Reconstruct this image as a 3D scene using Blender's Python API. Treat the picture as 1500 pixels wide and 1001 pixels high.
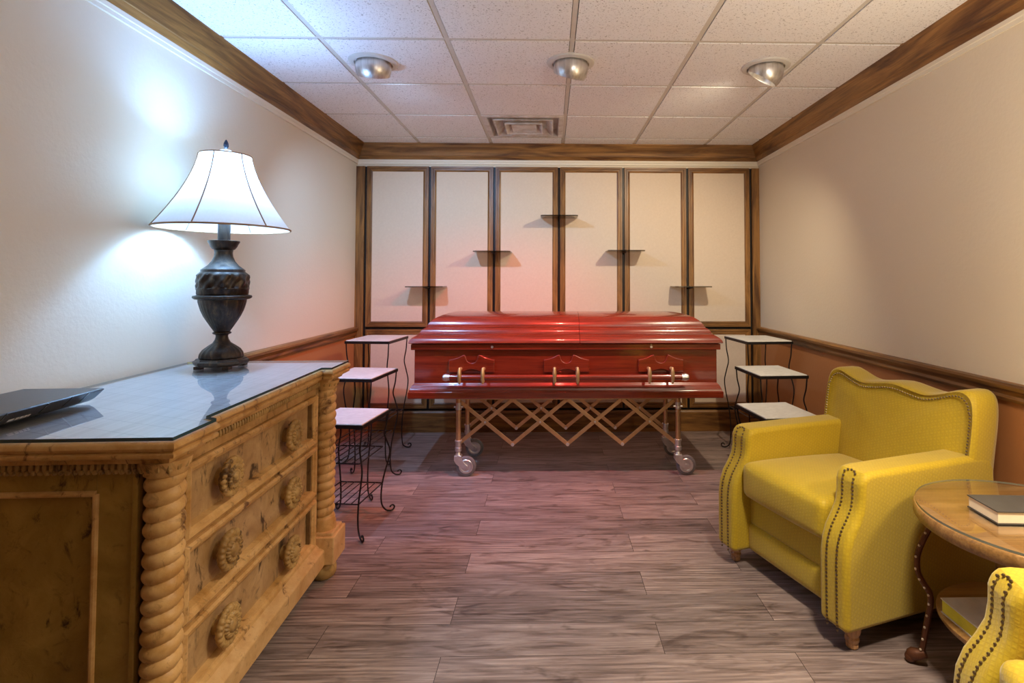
import bpy, math, random
from mathutils import Vector, Matrix
random.seed(7)
for o in list(bpy.data.objects):
    bpy.data.objects.remove(o)
sc = bpy.context.scene
COL = sc.collection
PI = math.pi

# ---------------------------------------------------------------- camera
CAM_H = 1.2864
cd = bpy.data.cameras.new('camera')
cd.sensor_fit = 'HORIZONTAL'; cd.sensor_width = 36.0
cd.lens = 802.52 / 1500 * 36
cd.shift_x = (750 - 823.28) / 1500
cd.shift_y = (384.25 - 500.5) / 1500
cd.clip_start = 0.02
cam = bpy.data.objects.new('camera', cd); COL.objects.link(cam)
yaw, pitch, roll = .0217, .0329, .0015
fw = Vector((math.sin(yaw)*math.cos(pitch), math.cos(yaw)*math.cos(pitch), math.sin(pitch)))
rt = Vector((math.cos(yaw), -math.sin(yaw), 0)); up = rt.cross(fw)
rt, up = rt*math.cos(roll)+up*math.sin(roll), -rt*math.sin(roll)+up*math.cos(roll)
M = Matrix((rt, up, -fw)).transposed().to_4x4(); M.translation = (0, 0, CAM_H)
cam.matrix_world = M
sc.camera = cam

# ---------------------------------------------------------------- exposure, world, lights
sc.view_settings.view_transform = 'Standard'
sc.view_settings.look = 'None'
sc.view_settings.gamma = 1.0
sc.view_settings.use_curve_mapping = False
sc.view_settings.exposure = 0.40
w = bpy.data.worlds.new('world'); sc.world = w; w.use_nodes = True
w.node_tree.nodes['Background'].inputs[0].default_value = (1.0, .90, .80, 1)
w.node_tree.nodes['Background'].inputs[1].default_value = .30

def light(name, kind, loc, energy, color, size=.05, target=None, spot=100, blend=.5, shape=None):
    l = bpy.data.lights.new(name, kind); l.energy = energy; l.color = color
    if kind == 'AREA':
        l.size = size
        if shape: l.shape = 'RECTANGLE'; l.size, l.size_y = shape
    else: l.shadow_soft_size = size
    if kind == 'SPOT': l.spot_size = math.radians(spot); l.spot_blend = blend
    o = bpy.data.objects.new(name, l); COL.objects.link(o); o.location = loc
    if target is not None:
        o.rotation_euler = (Vector(target)-Vector(loc)).to_track_quat('-Z', 'Y').to_euler()
    return o
CEIL = 2.4515
LAMP = Vector((-1.395, 2.37, .915))
# ceiling lamp overhead, out of frame
light('ceiling_lamp_light', 'SPOT', (.80, 1.0, CEIL-.03), 200, (1, .86, .66), .12, (.62, 1.15, 0), 96, .8)
light('ceiling_fill_uplight', 'SPOT', (1.0, .15, 1.62), 72, (1, .90, .80), .10, (1.1, .9, CEIL), 125, .9)  # added uplight without a lamp body, brightens the ceiling for soft bounce
# reading lamp beyond the frame at the right wall
light('side_lamp_light', 'POINT', (1.50, 1.28, 1.30), 19, (1, .83, .58), .08)
DOWN = [((-.947, 2.915), (-.75, 4.4, .8), (.36, .61, 1.0), 78, 125),
        ((.108, 2.895), (-.28, 3.62, .90), (1.0, .055, .04), 105, 96),
        ((1.171, 2.92), (.55, 4.3, .8), (1.0, .86, .62), 76, 125)]

# ---------------------------------------------------------------- helpers
def setp(o, label=None, cat=None, group=None, kind=None):
    if label: o['label'] = label
    if cat: o['category'] = cat
    if group: o['group'] = group
    if kind: o['kind'] = kind
    return o
def thing(name, label, cat, loc=(0, 0, 0), rz=0, group=None):
    o = bpy.data.objects.new(name, None); COL.objects.link(o)
    o.location = loc; o.rotation_euler = (0, 0, rz); o.empty_display_size = .05
    return setp(o, label, cat, group)
def kids(o): return [c for c in o.children]
def copy_tree(o, parent=None):
    c = o.copy(); COL.objects.link(c)
    if parent: c.parent = parent
    for ch in kids(o): copy_tree(ch, c)
    return c

class MB:
    def __init__(s): s.v = []; s.f = []; s.m = []
    def add(s, vs, fs, mi=0):
        n = len(s.v); s.v += [tuple(a) for a in vs]
        s.f += [tuple(i+n for i in f) for f in fs]; s.m += [mi]*len(fs); return s
    def box(s, x0, x1, y0, y1, z0, z1, mi=0):
        v = [(x, y, z) for z in (z0, z1) for y in (y0, y1) for x in (x0, x1)]
        return s.add(v, [(0, 2, 3, 1), (4, 5, 7, 6), (0, 1, 5, 4), (2, 6, 7, 3), (0, 4, 6, 2), (1, 3, 7, 5)], mi)
    def bar(s, a, b, wd, h, upv=(0, 0, 1)):
        a, b = Vector(a), Vector(b); d = (b-a).normalized(); u = Vector(upv)
        sd = d.cross(u).normalized(); u = sd.cross(d).normalized()
        vs = [p+sd*i*wd/2+u*j*h/2 for p in (a, b) for j in (-1, 1) for i in (-1, 1)]
        return s.add(vs, [(0, 2, 3, 1), (4, 5, 7, 6), (0, 1, 5, 4), (2, 6, 7, 3), (0, 4, 6, 2), (1, 3, 7, 5)])
    def rings(s, R, cap0=True, cap1=True, closed=True, mi=0):
        n = len(R[0]); vs = [p for r in R for p in r]; fs = []
        m = n if closed else n-1
        for i in range(len(R)-1):
            for j in range(m):
                k = (j+1) % n
                fs.append((i*n+j, i*n+k, (i+1)*n+k, (i+1)*n+j))
        if cap0: fs.append(tuple(reversed(range(n))))
        if cap1: fs.append(tuple((len(R)-1)*n+j for j in range(n)))
        return s.add(vs, fs, mi)
    def tube(s, pts, r, n=10, caps=True):
        pts = [Vector(p) for p in pts]; R = []
        rs = r if isinstance(r, (list, tuple)) else [r]*len(pts)
        t0 = (pts[1]-pts[0]).normalized()
        u = t0.orthogonal().normalized()
        for i, p in enumerate(pts):
            a = pts[max(i-1, 0)]; b = pts[min(i+1, len(pts)-1)]
            t = (b-a).normalized(); u = (u-t*u.dot(t)).normalized(); v = t.cross(u)
            R.append([p+(u*math.cos(2*PI*k/n)+v*math.sin(2*PI*k/n))*rs[i] for k in range(n)])
        return s.rings(R, caps, caps)
    def lathe(s, prof, c=(0, 0, 0), n=32, cap0=True, cap1=True, fn=None):
        R = []
        for r, z in prof:
            ring = []
            for k in range(n):
                t = 2*PI*k/n; rr = fn(r, z, t) if fn else r
                ring.append((c[0]+rr*math.cos(t), c[1]+rr*math.sin(t), c[2]+z))
            R.append(ring)
        return s.rings(R, cap0, cap1)
    def prism(s, poly, z0, z1, axis='z'):
        f = {'z': lambda a, b, c: (a, b, c), 'y': lambda a, b, c: (a, c, b), 'x': lambda a, b, c: (c, a, b)}[axis]
        R = [[f(a, b, c) for a, b in poly] for c in (z0, z1)]
        return s.rings(R)
    def ball(s, c, r, n=10, m=6, sc3=(1, 1, 1)):
        prof = []
        R = [[(c[0]+r*sc3[0]*math.sin(PI*i/m)*math.cos(2*PI*k/n), c[1]+r*sc3[1]*math.sin(PI*i/m)*math.sin(2*PI*k/n), c[2]-r*sc3[2]*math.cos(PI*i/m)) for k in range(n)] for i in range(1, m)]
        return s.rings(R)
    def build(s, name, mat, parent=None, smooth=False, bevel=0, seg=2, angle=35, sub=0, loc=None, rz=None, wn=False):
        me = bpy.data.meshes.new(name); me.from_pydata(s.v, [], s.f)
        mats = mat if isinstance(mat, (list, tuple)) else [mat]
        for m in mats: me.materials.append(m)
        if len(mats) > 1:
            me.polygons.foreach_set('material_index', s.m)
        import bmesh
        bm = bmesh.new(); bm.from_mesh(me); bmesh.ops.recalc_face_normals(bm, faces=bm.faces); bm.to_mesh(me); bm.free()
        if smooth or bevel:
            me.shade_smooth()
            if not bevel or smooth: me.set_sharp_from_angle(angle=math.radians(angle))
        o = bpy.data.objects.new(name, me); COL.objects.link(o)
        if parent: o.parent = parent
        if loc: o.location = loc
        if rz is not None: o.rotation_euler = (0, 0, rz)
        if bevel:
            b = o.modifiers.new('bevel', 'BEVEL'); b.width = bevel; b.segments = seg; b.limit_method = 'ANGLE'; b.angle_limit = math.radians(32)
            b.harden_normals = False
            wnm = o.modifiers.new('wn', 'WEIGHTED_NORMAL'); wnm.keep_sharp = False
        if sub:
            ss = o.modifiers.new('sub', 'SUBSURF'); ss.levels = sub; ss.render_levels = sub
        return o

def offset_poly(poly, d):
    n = len(poly); out = []
    for i in range(n):
        p0, p1, p2 = Vector(poly[i-1]), Vector(poly[i]), Vector(poly[(i+1) % n])
        a = (p1-p0).normalized(); b = (p2-p1).normalized()
        na = Vector((a.y, -a.x)); nb = Vector((b.y, -b.x))
        m = (na+nb); m = m/max(m.length_squared, 1e-6)*2
        out.append((p1.x+m.x*d, p1.y+m.y*d))
    return out
def area(poly): return sum(poly[i-1][0]*poly[i][1]-poly[i][0]*poly[i-1][1] for i in range(len(poly)))/2
def loft_outline(mb, poly, prof):
    if area(poly) < 0: poly = poly[::-1]
    return mb.rings([[(x, y, z) for x, y in offset_poly(poly, d)] for d, z in prof])
def puffbox(mb, x0, x1, y0, y1, z0, z1, r, puff=(0, 0, 0), n=14, fn=None):
    hx, hy, hz = (x1-x0)/2, (y1-y0)/2, (z1-z0)/2
    c = Vector(((x0+x1)/2, (y0+y1)/2, (z0+z1)/2)); idx = {}; vs = []; fs = []
    H = (hx, hy, hz)
    def cs(i):   # cluster samples toward edges
        t = -1+2*i/n; return math.sin(t*PI/2)*.5+t*.5
    def vid(key, p):
        if key not in idx:
            q = Vector([max(-H[k]+r, min(H[k]-r, p[k]*H[k])) for k in range(3)])
            d = Vector([p[k]*H[k]-q[k] for k in range(3)])
            if d.length > 1e-9: q = q+d.normalized()*r
            e = [(1-abs(q[k]/H[k])**2.5) for k in range(3)]
            q.x += puff[0]*e[1]*e[2]*q.x/hx; q.y += puff[1]*e[0]*e[2]*q.y/hy; q.z += puff[2]*e[0]*e[1]*q.z/hz
            q = q+c
            if fn: q = Vector(fn(q))
            idx[key] = len(vs); vs.append(q)
        return idx[key]
    for ax in range(3):
        a, b = (ax+1) % 3, (ax+2) % 3
        for sgn in (-1, 1):
            for i in range(n):
                for j in range(n):
                    q = []
                    for di, dj in ((0, 0), (1, 0), (1, 1), (0, 1)):
                        k = [0, 0, 0]; k[ax] = 0 if sgn < 0 else n; k[a] = i+di; k[b] = j+dj
                        q.append(vid(tuple(k), [cs(t) for t in k]))
                    fs.append(tuple(q) if sgn > 0 else tuple(reversed(q)))
    return mb.add(vs, fs)
def smooth_path(pts, per=6):
    P = [Vector(p) for p in pts]; out = []
    for i in range(len(P)-1):
        p0 = P[max(i-1, 0)]; p1 = P[i]; p2 = P[i+1]; p3 = P[min(i+2, len(P)-1)]
        for k in range(per):
            t = k/per
            out.append(.5*((2*p1)+(p2-p0)*t+(2*p0-5*p1+4*p2-p3)*t*t+(3*p1-p0-3*p2+p3)*t**3))
    out.append(P[-1]); return out

# ---------------------------------------------------------------- materials
class NT:
    def __init__(s, name):
        s.m = bpy.data.materials.new(name); s.m.use_nodes = True; s.t = s.m.node_tree
        s.b = s.t.nodes['Principled BSDF']; s.out = s.t.nodes['Material Output']
    def n(s, typ, **kw):
        nd = s.t.nodes.new(typ)
        for k, v in kw.items():
            if hasattr(nd, k): setattr(nd, k, v)
            else: nd.inputs[k].default_value = v
        return nd
    def l(s, a, b): s.t.links.new(a, b)
    def coord(s, scale=(1, 1, 1), loc=(0, 0, 0), rot=(0, 0, 0)):
        tc = s.n('ShaderNodeTexCoord'); mp = s.n('ShaderNodeMapping')
        s.l(tc.outputs['Object'], mp.inputs['Vector'])
        mp.inputs['Scale'].default_value = scale; mp.inputs['Location'].default_value = loc; mp.inputs['Rotation'].default_value = rot
        return mp.outputs['Vector']
    def noise(s, vec, scale=1, detail=4, rough=.55, dist=0):
        nd = s.n('ShaderNodeTexNoise'); s.l(vec, nd.inputs['Vector'])
        nd.inputs['Scale'].default_value = scale; nd.inputs['Detail'].default_value = detail
        nd.inputs['Roughness'].default_value = rough; nd.inputs['Distortion'].default_value = dist
        return nd.outputs['Fac']
    def ramp(s, fac, stops):
        nd = s.n('ShaderNodeValToRGB'); s.l(fac, nd.inputs['Fac']); e = nd.color_ramp.elements
        while len(e) < len(stops): e.new(.5)
        for i, (p, c) in enumerate(stops): e[i].position = p; e[i].color = (*c, 1) if len(c) == 3 else c
        return nd.outputs['Color']
    def mix(s, fac, a, b, mode='MIX'):
        nd = s.n('ShaderNodeMix', data_type='RGBA', blend_type=mode)
        for sock, v in ((nd.inputs[0], fac), (nd.inputs[6], a), (nd.inputs[7], b)):
            if isinstance(v, (int, float)): sock.default_value = v
            elif isinstance(v, tuple): sock.default_value = (*v, 1)
            else: s.l(v, sock)
        return nd.outputs[2]
    def bump(s, h, strength=.2, dist=.01):
        nd = s.n('ShaderNodeBump'); s.l(h, nd.inputs['Height']); nd.inputs['Strength'].default_value = strength; nd.inputs['Distance'].default_value = dist
        s.l(nd.outputs['Normal'], s.b.inputs['Normal']); return nd
    def set(s, color=None, rough=None, metal=None, spec=None, coat=None, coat_rough=None, sheen=None):
        for k, v in (('Base Color', color), ('Roughness', rough), ('Metallic', metal), ('Specular IOR Level', spec), ('Coat Weight', coat), ('Coat Roughness', coat_rough), ('Sheen Weight', sheen)):
            if v is None: continue
            if isinstance(v, tuple): s.b.inputs[k].default_value = (*v, 1)
            elif isinstance(v, (int, float)): s.b.inputs[k].default_value = v
            else: s.l(v, s.b.inputs[k])
        return s.m
def plain(name, color, rough=.5, metal=0, spec=.5, var=.12, vs=20, bump=.05, coat=0):
    t = NT(name); f = t.noise(t.coord(), vs, 5)
    c2 = tuple(min(1, c*(1+var)) for c in color); c1 = tuple(c*(1-var) for c in color)
    if bump: t.bump(f, bump, .005)
    return t.set(t.ramp(f, [(.3, c1), (.7, c2)]), rough, metal, spec, coat)
def wood(name, dark, light_, axis, rough=.4, coat=0, freq=1.0, bump=.12, coat_rough=.1, contrast=(.34, .66)):
    t = NT(name); k = {'x': 0, 'y': 1, 'z': 2}[axis]
    s1 = [9*freq]*3; s1[k] = .9*freq; s2 = [90*freq]*3; s2[k] = 2.2*freq
    f1 = t.noise(t.coord(tuple(s1)), 1.6, 5, .6, 1.3); f2 = t.noise(t.coord(tuple(s2)), 1.5, 4, .6)
    c = t.ramp(f1, [(contrast[0], dark), (contrast[1], light_)])
    g = t.ramp(f2, [(.35, (.62, .6, .58)), (.6, (1.05, 1.05, 1.05))])
    t.bump(f2, bump, .003)
    return t.set(t.mix(.75, c, g, 'MULTIPLY'), rough, 0, .5, coat, coat_rough)
OAK_D, OAK_L = (.095, .036, .009), (.37, .175, .045)
OAK = {a: wood('oak_'+a, OAK_D, OAK_L, a, .38) for a in 'xyz'}
def wallpaint(name, color, scale=55, strength=.25):
    t = NT(name); f = t.noise(t.coord(), scale, 4, .6); t.bump(f, strength, .004)
    f2 = t.noise(t.coord(), 1.2, 2)
    return t.set(t.mix(f2, tuple(c*.96 for c in color), tuple(min(1, c*1.04) for c in color)), .62, 0, .3)
CREAM = wallpaint('cream_wall_paint', (.74, .64, .49))
TERRA = wallpaint('terracotta_paint', (.44, .185, .066))
CREAM_TRIM = wallpaint('cream_trim_paint', (.80, .72, .58), 20, .05)
FABRIC = None
t = NT('linen_fabric')
va = t.n('ShaderNodeTexWave', wave_type='BANDS', bands_direction='X'); t.l(t.coord((1, 1, 1)), va.inputs['Vector']); va.inputs['Scale'].default_value = 130; va.inputs['Distortion'].default_value = 1.5
vb = t.n('ShaderNodeTexWave', wave_type='BANDS', bands_direction='Z'); t.l(t.coord((1, 1, 1)), vb.inputs['Vector']); vb.inputs['Scale'].default_value = 130; vb.inputs['Distortion'].default_value = 1.5
mm = t.mix(.5, va.outputs['Color'], vb.outputs['Color'])
t.bump(mm, .12, .002)
FABRIC = t.set(t.mix(t.noise(t.coord(), 60, 3), (.66, .525, .395), (.74, .605, .465)), .9, 0, .1)
DARKGAP = plain('dark_gap_backing', (.012, .009, .007), .8)

# floor laminate
t = NT('laminate_planks')
vec = t.coord((1, 1, 1), (.37, -.141, 0))
br = t.n('ShaderNodeTexBrick'); t.l(vec, br.inputs['Vector'])
br.offset = .37; br.offset_frequency = 2
for k, v in (('Scale', 1), ('Mortar Size', .0012), ('Mortar Smooth', .1), ('Bias', 0), ('Brick Width', 1.22), ('Row Height', .178)): br.inputs[k].default_value = v
br.inputs['Color1'].default_value = (0, 0, 0, 1); br.inputs['Color2'].default_value = (1, 1, 1, 1); br.inputs['Mortar'].default_value = (.5, .5, .5, 1)
# shift the grain per plank with the plank's own grey value
sep = t.n('ShaderNodeVectorMath', operation='MULTIPLY'); t.l(br.outputs['Color'], sep.inputs[0]); sep.inputs[1].default_value = (7, 11, 3)
addv = t.n('ShaderNodeVectorMath', operation='ADD'); t.l(vec, addv.inputs[0]); t.l(sep.outputs[0], addv.inputs[1])
def stretch(s):
    m = t.n('ShaderNodeMapping'); t.l(addv.outputs[0], m.inputs['Vector']); m.inputs['Scale'].default_value = s; return m.outputs['Vector']
g1 = t.noise(stretch((1.3, 13, 1)), 1.5, 6, .62, 1.6)
g2 = t.noise(stretch((4, 110, 1)), 1.5, 4, .6)
g3 = t.noise(stretch((2.4, 6.5, 1)), 1.3, 3, .5, 2.2)
base = t.ramp(g1, [(.28, (.105, .074, .066)), (.48, (.265, .202, .186)), (.70, (.40, .322, .296))])
base = t.mix(.7, base, t.ramp(g2, [(.35, (.60, .58, .57)), (.62, (1.08, 1.07, 1.06))]), 'MULTIPLY')
base = t.mix(.8, base, t.ramp(g3, [(.27, (.36, .32, .31)), (.42, (1, 1, 1))]), 'MULTIPLY')
base = t.mix(1, base, t.ramp(br.outputs['Color'], [(0, (.72, .72, .73)), (1, (1.14, 1.12, 1.10))]), 'MULTIPLY')
wv = t.n('ShaderNodeTexWave', wave_type='BANDS', bands_direction='Y'); t.l(stretch((.55, 5.2, 1)), wv.inputs['Vector'])
for k, x in (('Scale', 3.2), ('Distortion', 9), ('Detail', 2.5), ('Detail Scale', .8), ('Detail Roughness', .55)): wv.inputs[k].default_value = x
g4 = t.noise(stretch((.9, 4.2, 1)), 1.2, 2)
cg = t.ramp(wv.outputs['Fac'], [(.05, (.80, .79, .78)), (.5, (1, 1, 1)), (.95, (1.22, 1.20, 1.18))])
base = t.mix(t.ramp(g4, [(.46, (0, 0, 0)), (.60, (.85, .85, .85))]), base, t.mix(1, base, cg, 'MULTIPLY'))
base = t.mix(br.outputs['Fac'], base, (.05, .035, .03))
t.bump(g2, .12, .002)
FLOOR = t.set(base, t.ramp(g2, [(.2, (.42, .42, .42)), (.8, (.32, .32, .32))]), 0, .28)

# mineral ceiling tile
t = NT('mineral_ceiling_tile')
v = t.coord((1, 1, 1))
f = t.noise(v, 120, 3, .65, .8)
fl = t.ramp(f, [(.35, (.50, .47, .45)), (.42, (1, 1, 1))])
t.bump(f, .35, .004)
TILE = t.set(t.mix(1, t.mix(t.noise(v, 3, 2), (.90, .88, .87), (.94, .925, .915)), fl, 'MULTIPLY'), .9, 0, .1)
GRID = plain('ceiling_grid_enamel', (.66, .61, .53), .45, var=.04)
WHITE_METAL = plain('white_enamel', (.74, .70, .66), .4, var=.05)

# distressed painted wood of the dresser
def distressed(name, base, pale, dark, amt=.56):
    t = NT(name); v = t.coord()
    a = t.noise(v, 9, 6, .65, .5); b = t.noise(v, 26, 6, .7, .8); c_ = t.noise(t.coord((3, 3, 1.2)), 4.5, 5, .7, 1.0)
    c = t.ramp(a, [(.32, base), (.68, pale)])
    c = t.mix(t.ramp(c_, [(amt, (0, 0, 0)), (amt+.10, (1, 1, 1))]), c, dark)
    c = t.mix(t.ramp(b, [(.58, (0, 0, 0)), (.72, (.75, .75, .75))]), c, tuple(x*.45 for x in base))
    t.bump(b, .25, .004)
    return t.set(c, .45, 0, .4)
DRESS = distressed('distressed_ochre_paint', (.35, .185, .054), (.55, .34, .14), (.075, .034, .010))
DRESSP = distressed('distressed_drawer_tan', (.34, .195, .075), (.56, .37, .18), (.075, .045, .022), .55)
DRESSE = distressed('distressed_olive_end_shaded', (.27, .160, .026), (.42, .27, .062), (.055, .030, .008), .58)  # olive paint, darkened further to carry the shade on the unlit end
PLINTH = distressed('distressed_pale_plinth', (.50, .28, .10), (.68, .45, .21), (.16, .075, .025), .62)
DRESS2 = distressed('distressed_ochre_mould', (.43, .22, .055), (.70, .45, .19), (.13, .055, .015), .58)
DRESS3 = distressed('worn_carving_gilt', (.26, .145, .042), (.54, .35, .13), (.08, .038, .012), .56)
RECESS = distressed('dark_recess_wood', (.11, .06, .022), (.22, .13, .05), (.05, .026, .010), .55)  # darker wood colour for the drawers' recess edges
# veneer under the glass
t = NT('pale_veneer_top')
v = t.coord((1, 1, 1), (0, 0, 0), (0, 0, .42))
br = t.n('ShaderNodeTexBrick'); t.l(v, br.inputs['Vector'])
for k, x in (('Scale', 1), ('Mortar Size', .0022), ('Mortar Smooth', .3), ('Brick Width', .45), ('Row Height', .075)): br.inputs[k].default_value = x
br.inputs['Color1'].default_value = (.66, .655, .65, 1); br.inputs['Color2'].default_value = (.72, .715, .71, 1); br.inputs['Mortar'].default_value = (.50, .50, .50, 1)
gr = t.noise(t.coord((60, 2, 1), (0, 0, 0), (0, 0, .12)), 1.5, 4)
VENEER = t.set(t.mix(.6, br.outputs['Color'], t.ramp(gr, [(.35, (.7, .7, .7)), (.6, (1.05, 1.05, 1.05))]), 'MULTIPLY'), .4)
# clear glass sheet: straight-through plus mirror reflection
def sheet_glass(name, tint, r0=.08, rough=.01):
    t = NT(name); tr = t.n('ShaderNodeBsdfTransparent'); gl = t.n('ShaderNodeBsdfGlossy'); mx = t.n('ShaderNodeMixShader')
    tr.inputs[0].default_value = (*tint, 1); gl.inputs['Roughness'].default_value = rough
    nz = t.noise(t.coord(), 4, 2); bp = t.n('ShaderNodeBump'); t.l(nz, bp.inputs['Height']); bp.inputs['Strength'].default_value = .01; t.l(bp.outputs[0], gl.inputs['Normal'])
    lw = t.n('ShaderNodeLayerWeight'); p5 = t.n('ShaderNodeMath', operation='POWER'); t.l(lw.outputs['Facing'], p5.inputs[0]); p5.inputs[1].default_value = 4.0
    lw.inputs['Blend'].default_value = .5
    ma = t.n('ShaderNodeMath', operation='MULTIPLY_ADD'); t.l(p5.outputs[0], ma.inputs[0]); ma.inputs[1].default_value = 1-r0; ma.inputs[2].default_value = r0
    t.l(ma.outputs[0], mx.inputs[0]); t.l(tr.outputs[0], mx.inputs[1]); t.l(gl.outputs[0], mx.inputs[2]); t.l(mx.outputs[0], t.out.inputs['Surface'])
    return t.m
GLASS = sheet_glass('clear_glass_sheet', (.97, .985, .98), .10)
GLASS_EDGE = plain('polished_glass_edge', (.035, .075, .085), .12, 0, .6, bump=0)
SMOKE = sheet_glass('smoked_glass', (.42, .38, .33), .05, .05)
BLACKMETAL = plain('black_iron', (.022, .019, .018), .38, .6, bump=.1)
STONE = None
t = NT('pale_stone_top'); v = t.coord()
STONE = t.set(t.mix(t.ramp(t.noise(v, 14, 7, .7, 1.2), [(.3, (0, 0, 0)), (.7, (1, 1, 1))]), (.52, .50, .47), (.70, .68, .64)), .42, 0, .4)
# casket
def mahogany(name, axis):
    return wood(name, (.12, .011, .004), (.25, .030, .010), axis, .25, .8, 1.3, .01, .07, (.25, .75))
MAHO = {a: mahogany('polished_mahogany_'+a, a) for a in 'xy'}
BRASS = plain('antique_brass', (.66, .50, .24), .35, .7, bump=.05)
BRONZE = plain('gold_anodised_tube', (.66, .44, .24), .32, .85, bump=.03)
CHROME = plain('brushed_steel', (.74, .73, .72), .3, .85, bump=.03)
RUBBER = plain('grey_caster_rubber', (.16, .15, .15), .55)
t = NT('spun_aluminium')
f = t.noise(t.coord((26, 26, .4)), 1.5, 4, .6); t.bump(f, .25, .004)
ALU = t.set(t.ramp(f, [(.32, (.50, .48, .46)), (.68, (.84, .82, .80))]), .36, .9)
# yellow upholstery
t = NT('yellow_woven_upholstery')
ck = t.n('ShaderNodeTexVoronoi', distance='CHEBYCHEV'); t.l(t.coord((1, 1, 1), (0, 0, 0), (.5, .4, .785)), ck.inputs['Vector']); ck.inputs['Scale'].default_value = 95; ck.inputs['Randomness'].default_value = .15
t.bump(ck.outputs['Distance'], .32, .003)
yc = t.mix(t.ramp(ck.outputs['Distance'], [(.25, (0, 0, 0)), (.6, (1, 1, 1))]), (.50, .345, .006), (.40, .27, .004))
YEL = t.set(t.mix(t.ramp(t.noise(t.coord(), 4, 3), [(.3, (0, 0, 0)), (.7, (1, 1, 1))]), yc, t.mix(.12, yc, (.75, .55, .10))), .60, 0, .35, sheen=.25)
NAIL = plain('bronze_nailhead', (.20, .145, .085), .35, .9, bump=0)
TURNED = wood('turned_maple_leg', (.36, .17, .075), (.62, .36, .17), 'z', .35, .2)
TABLEWOOD = wood('table_top_wood', (.24, .115, .030), (.40, .22, .075), 'x', .35, .2)
LEGIRON = plain('rust_brown_iron', (.12, .045, .022), .45, .5, bump=.2)
PEARL = plain('pale_bead', (.75, .62, .48), .25, .3, bump=0)
LAMPMETAL = None
t = NT('aged_bronze_lamp'); v = t.coord((1, 1, .35))
a = t.noise(v, 40, 6, .7, .6); t.bump(a, .35, .003)
LAMPMETAL = t.set(t.ramp(a, [(.32, (.014, .011, .010)), (.55, (.045, .030, .020)), (.75, (.16, .085, .035))]), .36, .55)
t = NT('cream_silk_shade')
tl = t.n('ShaderNodeBsdfTranslucent'); df = t.n('ShaderNodeBsdfDiffuse'); mx = t.n('ShaderNodeMixShader'); mx.inputs[0].default_value = .80
fz = t.noise(t.coord((80, 80, 6)), 1.5, 2); cc = t.mix(fz, (.86, .83, .74), (.93, .90, .82))
t.l(cc, tl.inputs[0]); t.l(cc, df.inputs[0]); t.l(tl.outputs[0], mx.inputs[1]); t.l(df.outputs[0], mx.inputs[2]); t.l(mx.outputs[0], t.out.inputs['Surface'])
SHADE = t.m
SEAM = plain('tan_trim_tape', (.34, .20, .10), .7)
def emitter(name, color, s):
    t = NT(name); e = t.n('ShaderNodeEmission'); e.inputs[0].default_value = (*color, 1); e.inputs[1].default_value = s
    t.l(e.outputs[0], t.out.inputs['Surface']); return t.m
BULB = emitter('cool_bulb_glow', (.75, .87, 1), 14)
BLACKPLASTIC = plain('black_plastic', (.020, .020, .023), .30, 0, .5, bump=.02)
PAPER = plain('book_paper', (.78, .66, .48), .8, var=.05)
GREYCOVER = plain('dark_book_cover', (.055, .05, .045), .5)

# ---------------------------------------------------------------- room shell
XL, XR, YB, YF = -1.661, 1.8155, 4.72, -2.2
def S(o): return setp(o, kind='structure')
m = MB(); m.add([(XL, YF, 0), (XR, YF, 0), (XR, YB, 0), (XL, YB, 0)], [(0, 1, 2, 3)]); m.box(XL, XR, YF, YB, -.05, -.002)
S(m.build('floor', FLOOR))
RAILZ = .85
for nm, x, sx in (('wall_left', XL, -1), ('wall_right', XR, 1)):
    m = MB(); a, b = sorted((x, x+.08*sx))
    m.box(a, b, YF, YB+.08, RAILZ, CEIL+.08, 0); m.box(a, b, YF, YB+.08, -.05, RAILZ, 1)
    S(m.build(nm, [CREAM, TERRA]))
m = MB(); m.box(XL, XR, YB, YB+.08, 2.262, CEIL+.08, 0); m.box(XL, XR, YB, YB+.08, -.05, 2.262, 1)
S(m.build('wall_back', [CREAM, DARKGAP]))  # lower part coloured near-black for the shade deep between the panels
m = MB(); m.box(XL, XR, YF-.08, YF, RAILZ, CEIL+.08, 0); m.box(XL, XR, YF-.08, YF, -.05, RAILZ, 1); S(m.build('wall_rear', [CREAM, TERRA]))
# ceiling: 2 ft tiles with recessed grid
TS = .6096; X0, Y0 = -1.1128, 2.6279
m = MB(); g = MB()
gx = [X0+k*TS for k in range(-1, 6)]; gy = [Y0+k*TS for k in range(-8, 5)]
G = .0145
xs = [max(XL, min(XR, x)) for x in gx]; ys = [max(YF, min(YB, y)) for y in gy]
m.box(XL, XR, YF, YB, CEIL+.066, CEIL+.09, 1)
for i in range(len(gx)-1):
    for j in range(len(gy)-1):
        if (i, j) == (2, 10): continue      # the air vent's bay
        x0, x1, y0, y1 = xs[i], xs[i+1], ys[j], ys[j+1]
        if x1-x0 < .03 or y1-y0 < .03: continue
        m.box(x0+(G if gx[i] > XL else 0), x1-(G if gx[i+1] < XR else 0), y0+(G if gy[j] > YF else 0), y1-(G if gy[j+1] < YB else 0), CEIL, CEIL+.012, 0)
ceil = S(m.build('ceiling', [TILE, DARKGAP]))
for x in gx:
    if XL < x < XR: g.box(x-.0115, x+.0115, YF, YB, CEIL+.004, CEIL+.011)
for y in gy:
    if YF < y < YB: g.box(XL, XR, y-.0115, y+.0115, CEIL+.0035, CEIL+.0105)
g.build('grid', GRID, ceil)

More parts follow.
